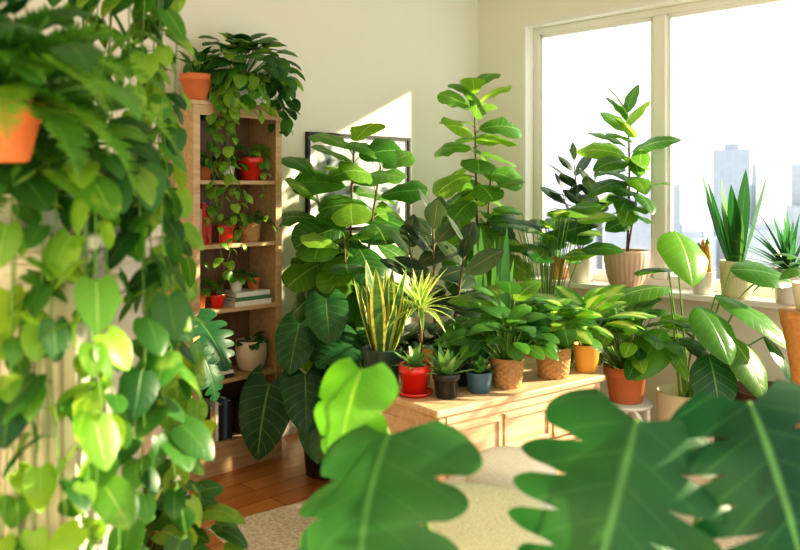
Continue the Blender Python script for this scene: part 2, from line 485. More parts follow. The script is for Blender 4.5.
# ------------------------------------------------------------------ pots
def pot(mb, mat, rt, rb, h, style='plain', seg=40, soil=True):
    th = max(.006, rt*.08)
    if style == 'rim':
        prof = [(rb*.9, 0), (rb, .004), (rb+(rt*.9-rb)*.97, h*.74), (rt*.97, h*.75), (rt, h*.77), (rt*1.02, h*.99), (rt*1.0, h),
                (rt-th, h), (rt-th*1.2, h*.85), (0.001, h*.85)]
        lathe(mb, mat, prof, seg)
    elif style == 'ribbed':
        prof = [(rb*.9, 0), (rb, .006)]
        for k in range(1, 9):
            t = k/9; prof.append((rb+(rt-rb)*sin(t*pi/2)**.8, h*t*.97))
        prof += [(rt*1.02, h*.975), (rt*1.02, h), (rt-th, h), (rt-th, h*.86), (.001, h*.86)]
        lathe(mb, mat, prof, 96, mod=lambda a, r, z, j, k: r*(1+(.045*abs(sin(a*14)) if 1 <= j <= 9 else 0)))
    elif style == 'basket':
        prof = [(rb*.95, 0)]
        rows = 20
        for k in range(rows+1):
            t = k/rows; prof.append((rb+(rt-rb)*t**.7, h*t))
        prof += [(rt*1.05, h*1.0), (rt*1.05, h*1.04), (rt-th, h*1.04), (rt-th, h*.86), (.001, h*.86)]
        lathe(mb, mat, prof, 96, mod=lambda a, r, z, j, k: r*(1+(.045*(1 if (k//4+j//2) % 2 else -1) if 2 <= j <= rows else 0)))
    elif style == 'round':
        prof = [(rb*.8, 0), (rb, .006)]
        for k in range(1, 10):
            t = k/10; prof.append((rb+(rt-rb)*t+rt*.16*sin(pi*t), h*t))
        prof += [(rt, h), (rt-th, h), (rt-th, h*.86), (.001, h*.86)]
        lathe(mb, mat, prof, seg)
    elif style == 'saucer':
        lathe(mb, mat, [(rt*.85, 0), (rt*1.1, .012), (rt*1.12, .018), (rt*1.05, .018), (rb, .012), (.001, .012)], seg)
        prof = [(rb, .012), (rt*.93, h*.76), (rt*.99, h*.77), (rt, h*.80), (rt, h), (rt-th, h), (rt-th, h*.85), (.001, h*.85)]
        lathe(mb, mat, prof, seg)
    else:
        prof = [(rb*.92, 0), (rb, .005), (rt*.995, h*.96), (rt, h*.985), (rt-th*.4, h), (rt-th, h*.99), (rt-th, h*.86), (.001, h*.86)]
        lathe(mb, mat, prof, seg)
    if soil:
        lathe(mb, SOIL, [(rt-th*1.1, h*.86), (rt*.8, h*.875), (rt*.4, h*.89), (.001, h*.885)], 24)
    return h*.88

# ------------------------------------------------------------------ room frame
S2 = sqrt(.5)
CX, CY = .606, 6.22
def R(a, b, z=0): return Vector((CX+(b-a)*S2, CY-(a+b)*S2, z))
RA = (-S2, -S2); RB = (S2, -S2); RO = (CX, CY)
def rbx(mb, mat, a0, a1, b0, b1, z0, z1, bev=0): obox(mb, mat, RO, RA, RB, a0, a1, b0, b1, z0, z1, bev)

A1, B1, HC = 5.6, 4.9, 3.1
WB0, WB1, WZ0, WZ1 = .46, 4.1, .83, 2.70
mb = MB(); rbx(mb, FLOOR, -.18, A1, -.15, B1, -.1, 0); mb.build('floor', R(2.5, 2.3), False, True, False)
mb = MB(); rbx(mb, CEIL, -.18, A1, -.15, B1, HC, HC+.1); mb.build('ceiling', R(2.5, 2.3, HC), False, True, False)
mb = MB(); rbx(mb, WALL, -.18, A1, -.15, 0, 0, HC); mb.build('wall_back', R(2.5, -.07), False, True, False)
mb = MB(); rbx(mb, WALL, A1, A1+.15, -.15, B1, 0, HC); mb.build('wall_left', R(A1, 2.3), False, True, False)
mb = MB()
rbx(mb, WALL, -.18, 0, 0, WB0, 0, HC); rbx(mb, WALL, -.18, 0, WB1, B1, 0, HC)
rbx(mb, WALL, -.18, 0, WB0, WB1, 0, WZ0); rbx(mb, WALL, -.18, 0, WB0, WB1, WZ1, HC)
mb.build('wall_right', R(-.09, 2.3), False, True, False)
mb = MB(); rbx(mb, WHITEP, 0, A1, 0, .015, 0, .10); mb.build('baseboard_back', R(2.5, 0), False, True, False)
mb = MB(); rbx(mb, WHITEP, 0, .015, .015, B1, 0, .10); mb.build('baseboard_right', R(0, 2.3), False, True, False)
mb = MB(); rbx(mb, WHITEP, -.15, .13, WB0-.02, WB1+.02, WZ0, .87, .006); mb.build('window_sill', R(0, 2.3, WZ0), False, True, False)
mb = MB()
fa0, fa1 = -.15, -.09
w = .05
rbx(mb, WHITEP, fa0, fa1, WB0, WB0+w, .87, WZ1, .004); rbx(mb, WHITEP, fa0, fa1, WB1-w, WB1, .87, WZ1, .004)
rbx(mb, WHITEP, fa0, fa1, WB0+w, WB1-w, WZ1-w, WZ1, .004); rbx(mb, WHITEP, fa0, fa1, WB0+w, WB1-w, .87, .87+w, .004)
for m_ in (1.465, 2.75):
    rbx(mb, WHITEP, fa0-.01, fa1+.01, m_-.045, m_+.045, .87+w, WZ1-w, .006)
edges = [(WB0+w, 1.42), (1.51, 2.705), (2.795, WB1-w)]
for b0, b1 in edges:
    for q in ((b0, b0+.025, .92, WZ1-w), (b1-.025, b1, .92, WZ1-w), (b0, b1, .92, .945), (b0, b1, WZ1-w-.025, WZ1-w)):
        rbx(mb, WHITEP, fa0+.015, fa1-.01, *q)
    rbx(mb, GLASS, -.122, -.118, b0+.02, b1-.02, .94, WZ1-w-.02)
rbx(mb, WHITEP, 0, .012, WB0-.035, WB0, .87, WZ1+.035); rbx(mb, WHITEP, 0, .012, WB0, WB1, WZ1, WZ1+.035)
rbx(mb, WHITEP, 0, .012, WB1, WB1+.035, .87, WZ1+.035)
mb.build('window_1', R(-.1, 2.3, .87), False, True, False)

# ------------------------------------------------------------------ city outside
CITY = []
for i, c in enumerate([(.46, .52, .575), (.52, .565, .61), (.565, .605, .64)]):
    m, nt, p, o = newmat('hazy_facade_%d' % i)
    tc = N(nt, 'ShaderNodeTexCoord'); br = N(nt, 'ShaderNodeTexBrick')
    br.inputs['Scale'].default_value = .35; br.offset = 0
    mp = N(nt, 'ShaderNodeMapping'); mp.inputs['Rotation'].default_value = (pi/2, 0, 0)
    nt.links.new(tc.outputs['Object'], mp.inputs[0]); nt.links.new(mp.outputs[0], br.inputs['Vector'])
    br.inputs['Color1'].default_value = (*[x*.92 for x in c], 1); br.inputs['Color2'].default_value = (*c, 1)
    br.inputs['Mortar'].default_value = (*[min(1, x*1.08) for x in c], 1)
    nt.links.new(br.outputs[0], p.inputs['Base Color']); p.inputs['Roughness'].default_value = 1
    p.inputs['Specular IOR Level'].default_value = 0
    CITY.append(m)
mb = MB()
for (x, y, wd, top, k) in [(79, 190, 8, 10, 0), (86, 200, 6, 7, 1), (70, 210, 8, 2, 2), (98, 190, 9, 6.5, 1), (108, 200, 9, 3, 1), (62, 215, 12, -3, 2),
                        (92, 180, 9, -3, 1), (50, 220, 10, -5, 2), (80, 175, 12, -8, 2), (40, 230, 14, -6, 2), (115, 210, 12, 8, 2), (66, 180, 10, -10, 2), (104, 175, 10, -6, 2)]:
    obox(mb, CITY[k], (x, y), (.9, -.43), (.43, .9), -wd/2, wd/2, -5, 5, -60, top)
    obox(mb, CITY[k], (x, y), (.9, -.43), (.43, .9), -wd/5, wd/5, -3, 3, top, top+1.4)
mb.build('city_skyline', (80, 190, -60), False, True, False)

# ------------------------------------------------------------------ picture frame
mb = MB()
a0, a1, z0, z1 = .78, 1.70, 1.24, 1.87
for q in ((a0, a1, z1-.02, z1), (a0, a1, z0, z0+.02), (a0, a0+.02, z0+.02, z1-.02), (a1-.02, a1, z0+.02, z1-.02)):
    rbx(mb, BLACK, q[0], q[1], .002, .03, q[2], q[3])
rbx(mb, WHITEP, a0+.02, a1-.02, .004, .014, z0+.02, z1-.02)
rbx(mb, ART, a0+.09, a1-.09, .014, .016, z0+.08, z1-.08)
mb.build('framed_picture', R(1.24, 0, 1.24), False, True, False)

# ------------------------------------------------------------------ bookshelf
mb = MB()
sa0, sa1, sb0, sb1 = 2.11, 2.67, .02, .30
rbx(mb, SHELFW, sa0, sa0+.025, sb0, sb1, 0, 1.95, .003); rbx(mb, SHELFW, sa1-.025, sa1, sb0, sb1, 0, 1.95, .003)
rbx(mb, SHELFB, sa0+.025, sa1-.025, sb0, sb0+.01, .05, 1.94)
rbx(mb, SHELFW, sa0-.012, sa1+.012, sb0, sb1+.012, 1.95, 1.975, .004)
for z in (.165, .498, .874, 1.22, 1.56): rbx(mb, SHELFW, sa0+.025, sa1-.025, sb0+.01, sb1-.005, z-.022, z, .002)
rbx(mb, SHELFW, sa0+.025, sa1-.025, sb1-.03, sb1-.01, 0, .145)
rbx(mb, SHELFW, sa0, sa0+.04, sb1, sb1+.01, 0, 1.95); rbx(mb, SHELFW, sa1-.04, sa1, sb1, sb1+.01, 0, 1.95)
rbx(mb, SHELFW, sa0+.04, sa1-.04, sb1, sb1+.008, 1.90, 1.95)
mb.build('bookshelf', R(2.39, .16), False, True, False)

def bookstack(name, a, b, z, specs, vertical=False):
    mb = MB(); zz = z; x = a
    for (w_, d_, h_, k) in specs:
        if vertical:
            rbx(mb, BOOKM[k], x, x+w_, b-d_, b, z, z+h_, .002); rbx(mb, PAPER, x+.004, x+w_-.004, b-d_+.004, b-.01, z+h_, z+h_+.0015); x += w_+.001
        else:
            j = U(-.01, .01)
            rbx(mb, PAPER, a+.004+j, a+w_-.004+j, b-d_+.004, b-.004, zz+.003, zz+h_-.003)
            rbx(mb, BOOKM[k], a+j, a+w_+j, b-d_, b, zz, zz+.003); rbx(mb, BOOKM[k], a+j, a+w_+j, b-d_, b, zz+h_-.003, zz+h_)
            rbx(mb, BOOKM[k], a+j, a+w_+j, b-.004, b, zz+.003, zz+h_-.003); zz += h_
    mb.build(name, R(a, b, z), False, True, False); return zz
zt = bookstack('book_stack_with_plants', 2.16, .28, .874, [(.24, .17, .028, 0), (.23, .16, .022, 5), (.22, .16, .025, 0)])
bookstack('magazine_stack', 2.40, .27, .498, [(.20, .17, .02, 1), (.19, .17, .018, 0)])
bookstack('book_row', 2.40, .26, .165, [(.03, .16, .20, 1), (.025, .16, .22, 3), (.03, .16, .19, 1), (.02, .15, .21, 0), (.03, .16, .18, 4), (.028, .16, .2, 1), (.025, .16, .22, 2)], True)
bookstack('red_book_row', 2.53, .26, 1.22, [(.03, .16, .20, 2), (.025, .16, .22, 2), (.03, .16, .19, 4)], True)

def put(name, x, y, z, f, rz=0, av=None):
    global AV
    AV = None if av is None else radians(av)
    m = MB(); f(m); AV = None
    return m.build(name, (x, y, z), rotz=rz)
def putR(name, a, b, z, f):
    p = R(a, b); return put(name, p.x, p.y, z, f, av=135)
def f(m):
    h = pot(m, REDC, .072, .05, .13, 'rim'); bush(m, L_POTHOS, h, 12, .08, 1.4, .5, .07, .055, 'heart', lobe=.12)
    for i in range(2): vine(m, L_POTHOS, hang((0, 0, h+.02), -pi/4+U(.2, .9), .075, h-U(.2, .4), .02), .05, .04, .06)
putR('potted_string_vine', 2.245, .20, 1.56, f)
def f(m): h = pot(m, TERRA, .055, .04, .09, 'rim'); bush(m, L_POTHD, h, 12, .06, 1.4, .2, .05, .04, 'heart', lobe=.1)
putR('potted_baby_philodendron', 2.55, .2, 1.56, f)
def f(m): h = pot(m, WHITEC, .045, .035, .08); bush(m, L_LILY, h, 14, .07, 1.4, .3, .06, .035)
putR('potted_mint', 2.40, .2, 1.56, f)
def f(m): h = pot(m, TERRA, .055, .04, .09, 'rim'); bush(m, L_LILY, h, 12, .07, 1.4, .4, .07, .035)
putR('potted_herb', 2.585, .2, .874, f)
def f(m): h = pot(m, REDC, .042, .032, .075, 'rim'); rosette(m, L_SUC, h, 16, .07, .02)
putR('potted_echeveria', 2.47, .22, .874, f)
def f(m): h = pot(m, WHITEC, .042, .03, .07); bush(m, L_LILY, h, 14, .05, 1.4, .2, .06, .04)
putR('potted_jade_plant', 2.34, .20, zt, f)
def f(m): h = pot(m, TERRA, .042, .03, .07, 'rim'); rosette(m, L_SUC, h, 16, .05, .018)
putR('potted_succulent', 2.225, .20, zt, f)
def f(m): h = pot(m, CREAMC, .085, .065, .17, 'round'); bush(m, L_POTHD, h, 12, .05, 1.2, .2, .06, .05)
putR('potted_peperomia', 2.24, .2, .498, f)
def f(m): h = pot(m, WICK, .06, .05, .11, 'basket'); bush(m, L_LILY, h, 14, .06, 1.4, .3, .07, .045)
putR('basket_houseplant', 2.25, .2, 1.22, f)
def f(m): h = pot(m, REDC, .055, .042, .10, 'rim'); bush(m, L_POTHOS, h, 12, .05, 1.4, .5, .06, .045, 'heart')
putR('potted_red_begonia', 2.41, .2, 1.22, f)
def f(m): h = pot(m, DWICK, .09, .08, .16, 'basket'); bush(m, L_POTHD, h, 12, .05, 1.4, .3, .06, .045, 'heart')
putR('dark_basket_houseplant', 2.26, .19, .165, f)
def f(m): h = pot(m, TERRA, .085, .06, .14, 'rim'); bush(m, L_POTHD, h, 16, .11, 1.5, .8, .10, .05, 'lance', leaf_el=-.3)
putR('potted_birds_nest_fern', 2.61, .24, 1.975, f)
def f(m):
    h = pot(m, WHITEC, .09, .07, .14)
    bush(m, L_POTHD, h, 100, .24, 1.5, 0.05, .11, .09, 'heart', lobe=.12, spread=.05, mats=[L_POTHD, L_LILY, L_POTHD, L_POTHOS])
    for i in range(15):
        vine(m, L_POTHD if i % 2 else L_POTHOS, hang((0, 0, h+.02), -pi/4+U(-1.5, 1.5), U(.18, .32), h-U(.12, .34), .05), .085, .07, .05)
    for i in range(8):
        vine(m, L_POTHOS, hang((0, 0, h+.02), -pi/4-pi/2+U(.1, 1.1), U(.20, .32), h-U(.5, 1.1), .06), .07, .055, .07)
putR('trailing_heartleaf_plant', 2.30, .17, 1.975, f)

# ------------------------------------------------------------------ sideboard
mb = MB()
so = (.138, 2.99); sx_ = (.8, .6); sy_ = (-.6, .8); SL, SD, SZ = .98, .58, .685
def sb(mat, x0, x1, y0, y1, z0, z1, bev=0): obox(mb, mat, so, sx_, sy_, x0, x1, y0, y1, z0, z1, bev)
sb(OAK, 0, SL, 0, SD, SZ-.028, SZ, .006)
sb(OAK, .02, SL-.02, .02, SD-.02, .14, SZ-.028)
for x in (.02, SL-.06):
    for y in (.015, SD-.055): sb(OAK, x, x+.04, y, y+.04, 0, SZ-.028, .004)
sb(OAK, .06, SL-.06, .012, .02, SZ-.06, SZ-.028)
n = 3; wd = (SL-.12)/n
for i in range(n):
    for (za, zb) in ((.47, .615), (.16, .455)):
        x0 = .06+i*wd+.006; x1 = .06+(i+1)*wd-.006
        sb(OAK, x0, x1, .008, .02, za, zb, .003)
        for q in ((x0, x1, zb-.022, zb), (x0, x1, za, za+.022), (x0, x0+.022, za, zb), (x1-.022, x1, za, zb)):
            sb(OAK, q[0], q[1], 0.0, .009, q[2], q[3], .002)
sb(OAK, .015, .024, .07, SD-.07, .2, .6)
mb.build('sideboard', (.35, 3.5, 0), False, True, False)

def f(m):
    h = pot(m, REDC, .066, .048, .125, 'saucer'); rosette(m, L_SUC, h, 18, .10, .026, 1.4, .2, 'lance', .3)
put('potted_aloe', .06, 3.24, SZ, f)
def f(m):
    h = pot(m, TERRA, .055, .042, .14, 'rim')
    tube(m, BARK, [Vector((0, 0, h)), Vector((.004, 0, h+.10)), Vector((0, 0, h+.2))], .009, .007, 8)
    rosette(m, L_DRA, h+.2, 40, .20, .022, 1.5, -.2, 'lance', .7, nt=8)
put('potted_song_of_india', .085, 3.41, SZ, f)
def f(m):
    h = pot(m, BLACKC, .055, .042, .10, 'rim'); rosette(m, L_SUC, h, 22, .13, .032, 1.4, .3, 'lance', .2)
put('potted_agave', .185, 3.20, SZ, f)
def f(m):
    h = pot(m, BLUEC, .056, .046, .085, 'plain'); rosette(m, L_SNKG, h, 16, .09, .028, 1.45, .5, 'lance', .2)
put('potted_haworthia', .325, 3.29, SZ, f)
def f(m):
    h = pot(m, BLACKC, .05, .04, .11, 'plain'); bush(m, L_LILY, h, 22, .08, 1.5, .5, .08, .045)
    rosette(m, L_SNKG, h, 10, .15, .03, 1.5, .9, 'strap', .1)
put('potted_ivy', .255, 3.40, SZ, f)
def f(m):
    h = pot(m, WICK, .07, .056, .12, 'basket'); bush(m, L_LILY, h, 56, .16, 1.5, .6, .125, .08, 'ovate', droop=.9, spread=.05, leaf_el=-.7, mats=[L_LILY, L_POTHD])
put('potted_peace_lily', .452, 3.38, SZ, f)
def f(m):
    h = pot(m, WICK, .077, .062, .13, 'basket'); bush(m, L_LILY, h, 56, .17, 1.5, .6, .12, .085, 'ovate', droop=.9, spread=.05, leaf_el=-.7, mats=[L_LILY, L_LILY, L_DIE])
put('potted_pepper_plant', .68, 3.55, SZ, f)
def f(m):
    h = pot(m, TANC, .062, .048, .125, 'plain'); bush(m, L_DIE, h, 22, .17, 1.5, .75, .20, .10, 'ovate', droop=.7, leaf_el=-.6)
put('potted_dieffenbachia', .852, 3.655, SZ, f)
def f(m):
    h = pot(m, DKGREEN, .085, .07, .16, 'plain'); snake(m, L_SNK, h, 17, .38, .062, .05, .40)
put('potted_variegated_snake_plant', -.075, 3.40, SZ, f)
def f(m):
    h = pot(m, WHITEC, .07, .055, .12, 'plain'); bush(m, L_FIGB, h, 26, .22, 1.5, .5, .15, .10, 'ovate', droop=.8, leaf_el=-.6, mats=[L_FIGB, L_LILY, L_POTHD])
put('potted_aglaonema', .50, 3.66, SZ, f)

# ------------------------------------------------------------------ floor trees
def f(m):
    h = pot(m, WICK, .17, .13, .34, 'basket')
    for (dx, dy, tx, ty, top, n, L) in ((0, 0, .04, -.12, 1.74, 26, .32), (-.06, .02, -.12, -.12, 1.54, 20, .30), (.07, -.03, .12, -.08, 1.64, 20, .30), (0, -.05, .0, -.25, 1.25, 16, .28)):
        pts = [Vector((dx+tx*t*t, dy+ty*t, h+(top-h)*t)) for t in (0, .2, .4, .6, .8, 1)]
        figstem(m, L_FIG, pts, n, L, L*.80, t0=.3, e0=-.8, e1=.7, droop=.6, roll=.5, pet=.05, mats=[L_FIG, L_FIGB, L_FIG, L_LILY], face=.9)
put('fiddle_leaf_fig', -.30, 4.62, 0, f)
def f(m):
    h = pot(m, TERRA, .15, .12, .32, 'rim')
    for (tx, ty, top, n) in ((-.04, -.05, 2.12, 36), (.06, -.08, 1.6, 12)):
        pts = [Vector((tx*t, ty*t+.02*sin(3*t), h+(top-h)*t)) for t in (0, .2, .4, .6, .8, 1)]
        figstem(m, L_FIGB, pts, n, .30, .23, t0=.4, e0=-.5, e1=.95, roll=.6, mats=[L_FIGB, L_FIG], face=.8)
put('young_fiddle_leaf_tree', .52, 5.2, 0, f)
def f(m):
    h = pot(m, WHITEC, .14, .11, .3)
    for (tx, ty, top, n) in ((-.02, 0, 1.34, 20), (.14, -.05, 1.2, 16), (-.14, .02, 1.22, 14)):
        pts = [Vector((tx*t, ty*t, h+(top-h)*t)) for t in (0, .25, .5, .75, 1)]
        figstem(m, L_RUB, pts, n, .22, .14, t0=.4, shape='ellip', e0=-.2, e1=1.2, droop=.3, wave=.02, roll=.5, face=.6)
put('rubber_tree', .19, 4.1, 0, f)
def f(m):
    h = pot(m, CREAMC, .12, .10, .42); snake(m, L_SNKG, h, 14, .95, .075, .08, .16)
put('tall_snake_plant', .50, 4.42, 0, f)
def f(m):
    h = pot(m, TERRA, .14, .11, .55, 'rim'); bush(m, L_LILY, h, 40, .78, 1.55, 1.25, .24, .15, 'ovate', droop=.6, leaf_el=-1.0, sr=.004, mats=[L_LILY, L_DIE, L_FIG], face=.7)
put('potted_calathea', .93, 5.08, 0, f)
def f(m):
    h = pot(m, WHITEC, .14, .11, .4); bush(m, L_LILY, h, 50, .46, 1.5, .95, .19, .12, 'ovate', droop=.8, leaf_el=-1.0, sr=.004, mats=[L_LILY, L_POTHD, L_DIE], face=.5)
put('potted_spathiphyllum', .88, 4.45, 0, f)

def pet(m, base, at, az, el, roll, L, W, mat, kind='heart', droop=.6, lobe=.28, tint=None, sr=.005, sag=.12, nl=6, gap=.4, fold=.2, face=0, K=9, wave=.03, inn=(.28, .55)):
    base = Vector(base); at = Vector(at)
    mid = base.lerp(at, .5)+Vector((0, 0, sag))
    pts = [base*(1-t)**2+mid*2*t*(1-t)+at*t*t for t in [k/8 for k in range(9)]]
    tube(m, STEM, pts, sr, sr*.6, 7)
    d, nn = fr(radians(az), radians(el), radians(roll), face)
    if kind == 'mon': monstera(m, mat, at, d, nn, L, W, droop, nl, tint, K=K, gap=gap, fold=fold, wave=wave, inn=inn)
    else: leaf(m, mat, at, d, nn, L, W, kind, droop, fold, 14, 5, wave, lobe, tint)
m = MB(); h = pot(m, BLACKC, .12, .10, .22)
for q in ((-.28, -.10, .50, -110, -62, 5, .38, .30, .1), (-.08, -.22, .58, -80, -50, 0, .30, .24, .3), (.06, -.12, .78, -60, -30, 0, .28, .24, .6),
          (-.12, -.12, .82, -100, -45, 0, .28, .22, .5), (.02, -.15, .95, -80, -40, 10, .27, .22, .8), (.14, -.18, .70, -60, -50, 0, .27, .22, .2),
          (.2, -.15, .55, -50, -50, 0, .28, .22, .2), (.0, -.25, .42, -90, -60, 0, .27, .22, .9), (.12, -.25, .36, -70, -60, 0, .25, .2, .5)):
    pet(m, (U(-.04, .04), U(-.04, .04), h), q[:3], q[3], q[4], q[5], q[6], q[7], L_PHI, 'heart', .4, .28, q[8], face=.3)
m.build('potted_philodendron', (-.40, 4.26, 0))
def f(m):
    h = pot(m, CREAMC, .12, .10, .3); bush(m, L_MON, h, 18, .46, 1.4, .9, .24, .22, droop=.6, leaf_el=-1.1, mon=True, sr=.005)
put('potted_swiss_cheese_plant', -.08, 4.03, 0, f)
m = MB(); h = pot(m, WHITEC, .12, .10, .62)
for q in ((.16, -.08, .98, -30, -35, 0, .26, .25), (.16, .0, .82, -20, -55, 0, .22, .2), (.0, -.1, 1.04, -90, -40, 0, .25, .24), (-.14, -.1, .95, -120, -40, 0, .25, .24), (-.02, .1, 1.12, 60, -10, 0, .2, .2), (.06, -.14, .8, -70, -60, 0, .24, .22)):
    pet(m, (0, 0, h), q[:3], q[3], q[4], q[5], q[6], q[7], L_MON, 'mon', face=.3)
m.build('monstera_in_white_planter', (-1.02, 3.45, 0))

# ------------------------------------------------------------------ sill plants
def f(m):
    h = pot(m, TERRA, .06, .047, .16, 'rim'); bush(m, L_FIGB, h, 18, .12, 1.5, .8, .12, .07, leaf_el=-.6)
put('potted_basil', 1.12, 5.67, .87, f, av=45)
def f(m):
    h = pot(m, WHITEC, .10, .075, .20, 'plain')
    for (tx, ty, top, n) in ((-.05, -.02, .80, 14), (.08, -.10, .66, 10), (-.12, .02, .6, 8)):
        pts = [Vector((tx*t, ty*t, h+(top-h)*t)) for t in (0, .3, .6, 1)]
        figstem(m, L_RUB, pts, n, .21, .125, t0=.35, shape='ellip', e0=.1, e1=1.3, droop=.25, r0=.006, r1=.003, wave=.02, roll=.6)
put('potted_rubber_plant', 1.25, 5.53, .87, f, av=45)
def f(m):
    h = pot(m, PINKC, .145, .10, .24, 'ribbed')
    pts = [Vector((.03*sin(2*t)-.03*t, -.03*t, h+(1.10-h)*t)) for t in (0, .2, .4, .6, .8, 1)]
    figstem(m, L_FIGB, pts, 20, .31, .18, t0=.35, e0=-.1, e1=1.2, shape='ovate', r0=.009, roll=.6, mats=[L_FIGB, L_FIG])
    pts = [Vector((.06*t, -.08*t, h+(.72-h)*t)) for t in (0, .3, .6, 1)]
    figstem(m, L_FIG, pts, 10, .25, .15, t0=.45, shape='ovate', r0=.007, e0=0)
put('potted_fig', 1.49, 5.25, .87, f, av=45)
def f(m):
    h = pot(m, WHITEC, .075, .058, .14, 'plain')
    for k in range(6):
        a = k*1.1; o = Vector((cos(a)*.03, sin(a)*.03, 0))
        r = .02; hh = U(.13, .22)
        lathe(m, TANC if k % 2 else L_SUC, [(r*.8, h-.01), (r, h+.03), (r*.95, h+hh*.6), (r*.6, h+hh*.92), (.002, h+hh)], 24, (o.x, o.y, 0), mod=lambda a, r, z, j, k: r*(1+.12*cos(a*8)))
put('potted_cactus', 1.855, 4.90, .87, f)
def f(m):
    h = pot(m, YELC, .092, .075, .22, 'ribbed'); snake(m, L_SNKG, h, 9, .60, .075, .05, .36)
put('potted_snake_plant', 1.99, 4.73, .87, f, av=45)
def f(m):
    h = pot(m, WHITEC, .085, .07, .20, 'plain'); rosette(m, L_DRAG, h, 60, .38, .028, 1.5, .0, 'lance', .5, nt=8)
put('potted_dracaena', 2.19, 4.50, .87, f, av=45)

# ------------------------------------------------------------------ right side floor group
m = MB(); h = pot(m, CREAMC, .14, .12, .53, 'plain')
for q in ((-.06, -.02, 1.31, -80, -32, -10, .32, .27, L_MONY, 'ovate', 0), (-.10, -.06, 1.04, 190, 5, 20, .36, .20, L_FIGB, 'ovate', .5),
          (.14, -.02, 1.00, -35, -15, 0, .38, .23, L_LILY, 'ovate', .2), (.02, -.12, .96, -70, -30, 0, .32, .23, L_LILY, 'ovate', 0),
          (.26, .02, .94, -20, -20, 10, .36, .22, L_FIG, 'ovate', .2), (-.05, .1, 1.10, 100, 10, 0, .34, .18, L_LILY, 'ovate', 0),
          (-.14, -.1, .84, 220, -30, 0, .30, .20, L_LILY, 'ovate', .5), (.16, -.12, .82, -60, -35, 0, .34, .22, L_FIG, 'ovate', .2),
          (.22, .0, 1.12, -10, 5, 20, .33, .20, L_LILY, 'ovate', .3), (.36, -.05, .80, -10, -40, 0, .32, .2, L_PHI, 'ovate', .5), (.05, -.16, .74, -90, -45, 0, .3, .22, L_PHI, 'ovate', 0)):
    pet(m, (U(-.04, .04), U(-.04, .04), h), q[:3], q[3], q[4], q[5], q[6], q[7], q[8], q[9], .7, 0, None, .006, .05, face=q[10], fold=.12)
m.build('bird_of_paradise_plant', (1.40, 3.92, 0))
m = MB(); zs = .455
lathe(m, WHITEP, [(.125, zs-.018), (.13, zs-.012), (.13, zs), (.001, zs)], 40)
for k in range(4):
    a = pi/4+k*pi/2; o = Vector((cos(a), sin(a), 0)); a2 = a+pi/2; o2 = Vector((cos(a2), sin(a2), 0))
    pts = [o*.12]+[o*.12+Vector((0, 0, z)) for z in (.1, .2, .3)]+[o.lerp(o2, t)*.12+Vector((0, 0, .3+.14*sin(pi*t))) for t in (.2, .4, .6, .8)]+[o2*.12+Vector((0, 0, .3))]
    tube(m, WHITEP, pts, .011, .011, 8); tube(m, WHITEP, [o*.12+Vector((0, 0, .3)), o*.12+Vector((0, 0, zs-.015))], .011, .011, 8)
m.build('plant_stand', (1.13, 4.0, 0))
def f(m):
    h = pot(m, TERRA, .11, .08, .18, 'rim'); bush(m, L_LILY, h, 110, .27, 1.5, .45, .14, .085, 'ovate', spread=.07, leaf_el=-.7, mats=[L_LILY, L_FIG, L_POTHD, L_FIGB])
put('potted_bushy_ficus', 1.13, 4.0, zs, f)
def f(m): pot(m, DWICK, .19, .16, .44, 'basket', soil=False)
put('tall_wicker_basket', 1.95, 4.22, 0, f)
def f(m): pot(m, DWICK, .14, .12, .34, 'basket', soil=False)
put('low_wicker_basket', 1.68, 4.42, 0, f)
m = MB()
prof = [(.13, 0)]
for k in range(41):
    t = k/40; prof.append((.045+.065*abs(2*t-1)**1.8, 1.0*t))
prof += [(.001, 1.0)]
lathe(m, RATTAN, prof, 72, mod=lambda a, r, z, j, k: r*(1+.05*(1 if (k//3+j) % 2 else -1) if 1 < j < 41 else 1))
m.build('rattan_plant_stand', (1.73, 3.40, 0))
def f(m):
    h = pot(m, WHITEC, .08, .06, .12); bush(m, L_LILY, h, 14, .12, 1.3, .5, .10, .05, 'lance')
put('potted_zz_plant', 1.75, 3.40, 1.0, f)

# ------------------------------------------------------------------ rug
m = MB(); mi = m.mi(RUG)
ro = Vector((-.87, 3.58, 0)); rx = Vector((.8, .6, 0)); ry = Vector((.6, -.8, 0)); NX, NY = 90, 70; RL, RW = 2.0, 1.7
g = {}
for i in range(NX+1):
    for j in range(NY+1):
        e = min(i, NX-i, j, NY-j)
        z = (.001 if e == 0 else .010+U(0, .005))
        g[i, j] = m.vert(ro+rx*(RL*i/NX+U(-.003, .003))+ry*(RW*j/NY+U(-.003, .003))+Vector((0, 0, z)))
for i in range(NX):
    for j in range(NY): m.face((g[i, j], g[i, j+1], g[i+1, j+1], g[i+1, j]), mi)
m.build('rug', tuple(ro), False)

# ------------------------------------------------------------------ armchair
m = MB(); ca = radians(-15); ax = (cos(ca), sin(ca)); ay = (-sin(ca), cos(ca)); co = (.34, 2.25)
def cp(x, y, z): return (co[0]+ax[0]*x+ay[0]*y, co[1]+ax[1]*x+ay[1]*y, z)
blob(m, FABRIC, cp(0, 0, .27), ax, ay, .29, .27, .11, .3)
blob(m, FABRIC, cp(0, -.02, .39), ax, ay, .22, .24, .07, .45)
blob(m, FABRIC, cp(0, .25, .40), ax, ay, .30, .07, .21, .35)
for s in (-1, 1): blob(m, FABRIC, cp(s*.27, 0, .36), ax, ay, .06, .27, .14, .4)
for x in (-.24, .24):
    for y in (-.22, .22): lathe(m, OAK, [(.012, 0.0), (.02, .16), (.02, .2)], 12, cp(x, y, .0))
m.build('armchair', (co[0], co[1], 0), False)
m = MB(); T = Matrix.Rotation(radians(-20), 3, 'X')
